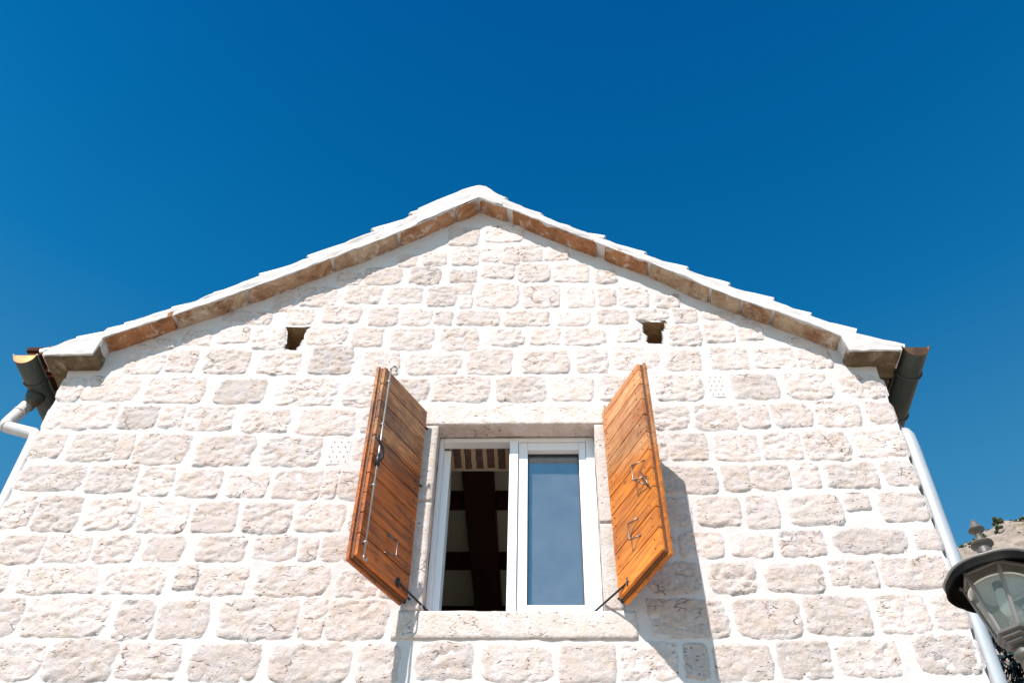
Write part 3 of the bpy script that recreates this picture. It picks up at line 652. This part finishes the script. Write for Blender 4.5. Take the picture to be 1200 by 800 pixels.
# ---- eaves: kneeler blocks, side cornice, board coloured dark as shade under the tiles, eaves tiles
m = MB(); roughbox(m, (-3.425, -.132, 6.452), (-3.065, .22, 6.575), .006, .025, 11, 3, .012); m.build('kneeler', 'corbel', house, merge=True)
m = MB(); roughbox(m, (2.045, -.132, 6.435), (2.400, .12, 6.545), .006, .025, 11, 4, .014); m.build('kneeler', 'corbel', house, merge=True)
for sg, xo, xi in ((-1, -3.425, -3.20), (1, 2.385, 2.18)):
    y = .235 if sg < 0 else .13
    while y < 7.3:
        L = random.uniform(.45, .7); m = MB(); roughbox(m, (min(xo, xi), y, 6.43), (max(xo, xi), y+L, 6.535), .007, .05, 8, y+sg, .014); m.build('cornice_stone', 'corbel', house, merge=True); y += L + .02
plain('eaves_shade_board', (-3.60, -.09, 6.565), (-3.40, 7.4, 6.60), 'eave', house); plain('eaves_shade_board', (2.385, -.09, 6.545), (2.45, 7.4, 6.575), 'eave', house)
for k in range(30):
    y = .02 + k*.22
    tile_path((-3.30, y, 6.62), (-3.585, y, 6.515 + .02), .085, .09, 'tile', house, seed=k); tile_path((2.26, y, 6.60), (2.50, y, 6.505), .085, .09, 'tile', house, seed=k+9)

# ---- gutters and downpipes
def gutter(cx, cz, r, y0, y1, drop, out_y):
    m = MB(); n = 16
    def P(i, j, rr): 
        a = math.pi + math.pi*i; return Vector((cx + (r-rr)*math.cos(a), lerp(y0, y1, j), cz + (r-rr)*1.0*math.sin(a) - drop*j))
    m.grid(n, 20, lambda i, j: P(i, j, 0)); m.grid(n, 20, lambda i, j: P(1-i, j, .004), mi=1); m.grid(n, 1, lambda i, j: P(i, 0, .004*j), mi=1)
    m.tube([(cx-r-.004, y0, cz+.004), (cx-r-.004, y1, cz+.004-drop)], .008, 8, mi=0); m.tube([(cx+r+.004, y0, cz+.004), (cx+r+.004, y1, cz+.004-drop)], .008, 8, mi=0)
    # stop end set a hand's breadth inside the mouth
    g = m.build('gutter', ['gutter', 'copper'], house)
    for y in (y0+.22, y0+.62, y0+1.1, y0+1.9, y0+2.7):
        b = MB(); b.tube([(cx + (r+.006)*math.cos(math.pi+math.pi*k/12), y, cz - drop*(y-y0)/(y1-y0) + (r+.006)*math.sin(math.pi+math.pi*k/12)) for k in range(13)], .006, 6); b.build('bracket', 'gutter', g)
    b = MB(); b.grid(12, 4, lambda i, j: Vector((cx + (r-.005)*j*math.cos(math.pi+math.pi*i), y0+.004, cz + (r-.005)*j*math.sin(math.pi+math.pi*i)))); b.build('stop_end', 'copper', g)
    return g
gutter(-3.560, 6.480, .078, -.13, 6.8, .30, .3)
gutter(2.508, 6.492, .084, -.13, 6.8, .30, .5)
m = MB(); m.tube([(-3.575, .20, 6.42), (-3.578, .195, 6.37), (-3.585, .19, 6.33), (-3.59, .185, 6.29)], .05, 16, rs=[.070, .060, .048, .046]); m.build('gutter_outlet', 'gutter', house)
m = MB(); m.tube([(-3.59, .185, 6.31), (-3.617, .125, 6.10), (-3.620, .115, 6.065), (-3.605, .105, 6.035), (-3.57, .10, 6.015), (-3.36, .06, 5.925), (-3.337, .053, 5.90), (-3.33, .05, 5.87), (-3.33, .05, .0)], .041, 18)
dp = m.build('downpipe', 'pipe_w', house)
for a, b in (((-3.602, .158, 6.215), (-3.604, .153, 6.198)), ((-3.607, .106, 6.038), (-3.592, .103, 6.026))):
    m = MB(); m.tube([a, b], .0445, 18); m.build('pipe_collar', 'pipe_w', dp)
m = MB(); m.tube([(2.49, .56, 6.42), (2.46, .48, 6.30), (2.36, .20, 5.985), (2.345, .12, 5.93), (2.334, .070, 5.86), (2.330, .055, 5.76), (2.330, .055, 0)], .047, 24)
dp = m.build('downpipe', 'pipe', house)
for z in (1.2, 3.0):
    m = MB(); m.tube([(2.33, .055, z), (2.33, .055, z+.03)], .053, 20); m.build('pipe_collar', 'pipe', dp)

# ------------------------------------------------------------------ street lantern
LX, LY = 1.822, -1.30
lan = bpy.data.objects.new('street_lantern', None); C.objects.link(lan)
tag(lan, 'dark hexagonal glass street lantern on a pole beside the right corner of the house', 'street lamp')
c3 = (LX, LY, 0); A0 = R(255)
m = MB(); m.lathe([(.0, 4.196), (.010, 4.192), (.017, 4.172), (.020, 4.160), (.032, 4.150), (.033, 4.144), (.015, 4.138), (.014, 4.100), (.017, 4.092), (.044, 4.078), (.046, 4.070), (.028, 4.064), (.030, 4.045), (.034, 4.02)], c3, 20); m.build('finial', 'lampbase', lan)
m = MB()
m.lathe([(.030, 4.030), (.036, 4.010), (.06, 3.990), (.12, 3.952), (.155, 3.932), (.182, 3.917)], c3, 60, wob=.045); 
m.lathe([(.187, 3.910), (.190, 3.895), (.186, 3.882), (.192, 3.874), (.188, 3.868), (.182, 3.874), (.180, 3.895), (.174, 3.910), (.12, 3.940), (.07, 3.965), (.0, 3.98)], c3, 60, wob=.045)
hood = m.build('hood', 'lamp', lan)
m = MB(); m.lathe([(.174, 3.921), (.187, 3.922), (.194, 3.917), (.192, 3.910), (.185, 3.907)], c3, 60, wob=.045); m.build('hood_rim_glint', 'lampbar', lan)  # lighter paint on the bead stands for the sunlit edge
m = MB(); m.lathe([(.0, 3.905), (.04, 3.902), (.09, 3.885), (.118, 3.862), (.122, 3.858), (.116, 3.856), (.085, 3.872), (.04, 3.885), (.0, 3.888)], c3, 36); m.build('reflector', 'enamel', lan)
m = MB(); m.lathe([(.0, 3.895), (.020, 3.89), (.022, 3.86), (.018, 3.855)], c3, 16); m.build('bulb_socket', 'lamp', lan)
m = MB(); m.lathe([(.016, 3.86), (.020, 3.84), (.026, 3.80), (.024, 3.765), (.012, 3.745), (.0, 3.742)], c3, 16); m.build('bulb', 'bulb', lan)
hx = lambda k, r, z: Vector((LX + r*math.cos(A0 + k*math.pi/3), LY + r*math.sin(A0 + k*math.pi/3), z))
rt, rb, zt, zb = .138, .074, 3.905, 3.655
for k in range(6):
    a, b = hx(k, rt, zt+.02), hx(k, rb, zb)
    m = MB(); m.tube([a, b], .0085, 4, smooth=False); q = hx(k, rt+.006, zt+.025); m.tube([q + Vector((0, 0, .012)), q, q - Vector((0, 0, .012))], .009, 6, rs=[.002, .011, .006]); m.build('glazing_bar', 'lampbar', lan)
    m = MB(); p = [hx(k, rt-.004, zt+.01), hx(k+1, rt-.004, zt+.01), hx(k+1, rb-.003, zb), hx(k, rb-.003, zb)]
    nrm = (p[1]-p[0]).cross(p[2]-p[0]).normalized() * .0015
    f_ = [m.bm.verts.new(v + nrm) for v in p]; g_ = [m.bm.verts.new(v - nrm) for v in p]; m.bm.faces.new(f_); m.bm.faces.new(g_[::-1])
    for q in range(4): m.bm.faces.new((f_[q], f_[(q+1) % 4], g_[(q+1) % 4], g_[q]))
    m.build('glass_pane', 'lglass', lan)
    m = MB(); m.tube([hx(k, rt-.002, zt), hx(k+1, rt-.002, zt)], .0065, 4, smooth=False); m.build('rail', 'lampbar', lan)
m = MB(); m.lathe([(.0, 3.662), (.074, 3.662), (.084, 3.660), (.086, 3.648), (.080, 3.642), (.074, 3.640), (.074, 3.630), (.068, 3.624), (.060, 3.622), (.060, 3.612), (.050, 3.604), (.0, 3.600)], c3, 6, A0, flat=True); m.build('base_tray', 'lampbase', lan)
m = MB(); m.lathe([(.030, 3.612), (.034, 3.585), (.040, 3.575), (.040, 3.560), (.028, 3.550), (.026, 3.50), (.030, 3.49), (.030, 3.47), (.024, 3.46), (.026, 2.6), (.034, 2.58), (.034, 2.52), (.03, 2.5), (.036, 1.1), (.06, 1.05), (.065, .9), (.05, .85), (.075, .3), (.10, .25), (.10, 0)], c3, 20); m.build('pole', 'lampbase', lan)
# cables strung behind the lantern
m = MB(); m.tube([(2.36, -.01, 4.47), (2.39, .0, 4.405), (2.50, .10, 4.36), (2.62, .20, 4.315), (2.9, .4, 4.26), (3.4, .8, 4.28), (4.1, 1.5, 4.5)], .009, 8)
tag(m.build('green_cable', 'green'), 'thin green cable sagging from the wall corner behind the street lantern', 'cable')
m = MB(); m.tube([(LX+.012, LY-.045, 3.60), (LX+.010, LY-.06, 3.54), (LX+.004, LY-.062, 3.44), (LX+.004, LY-.05, 3.3), (LX, LY-.03, 3.2)], .003, 6)
tag(m.build('white_wire', 'white'), 'thin white wire hanging down the pole from the lantern base', 'wire')

# ------------------------------------------------------------------ dark tree behind the lantern
tree = bpy.data.objects.new('dark_tree', None); C.objects.link(tree); tree.location = (0, 0, 0)
tag(tree, 'dark leafy tree partly hidden behind the street lantern at the right corner', 'tree')
TX, TY = 4.62, 3.0
m = MB(); m.tube([(TX, TY, 0), (TX+.05, TY, 2), (TX-.05, TY+.05, 4), (TX, TY, 5.6)], .1, 10, rs=[.16, .12, .09, .03])
for k in range(14):
    z = 2.8 + k*.2; a = k*2.4; L = 1.1 - k*.03; m.tube([(TX, TY, z), (TX+L*.5*math.cos(a), TY+L*.5*math.sin(a), z+.3), (TX+L*math.cos(a), TY+L*math.sin(a), z+.45)], .03, 6, rs=[.04, .025, .008])
m.build('trunk', 'bark', tree)
m = MB(); cl = []
for k in range(150):
    d = Vector((random.gauss(0, 1), random.gauss(0, 1), random.gauss(0, 1))).normalized() * random.uniform(.35, 1)
    cl.append(Vector((TX, TY, 5.30)) + Vector((d.x*1.35, d.y*1.35, d.z*1.2)))
for q in cl:
    for _ in range(130):
        p = q + Vector((random.gauss(0, .15), random.gauss(0, .15), random.gauss(0, .13))); s_ = random.uniform(.03, .06)
        a = noise.random_unit_vector(); b = a.orthogonal().normalized(); cc = a.cross(b)
        v = [m.bm.verts.new(p + a*s_*1.3), m.bm.verts.new(p + b*s_*.6), m.bm.verts.new(p - a*s_*1.1), m.bm.verts.new(p - b*s_*.6 + cc*s_*.2)]
        m.bm.faces.new(v)
m.build('crown', 'leaf', tree)
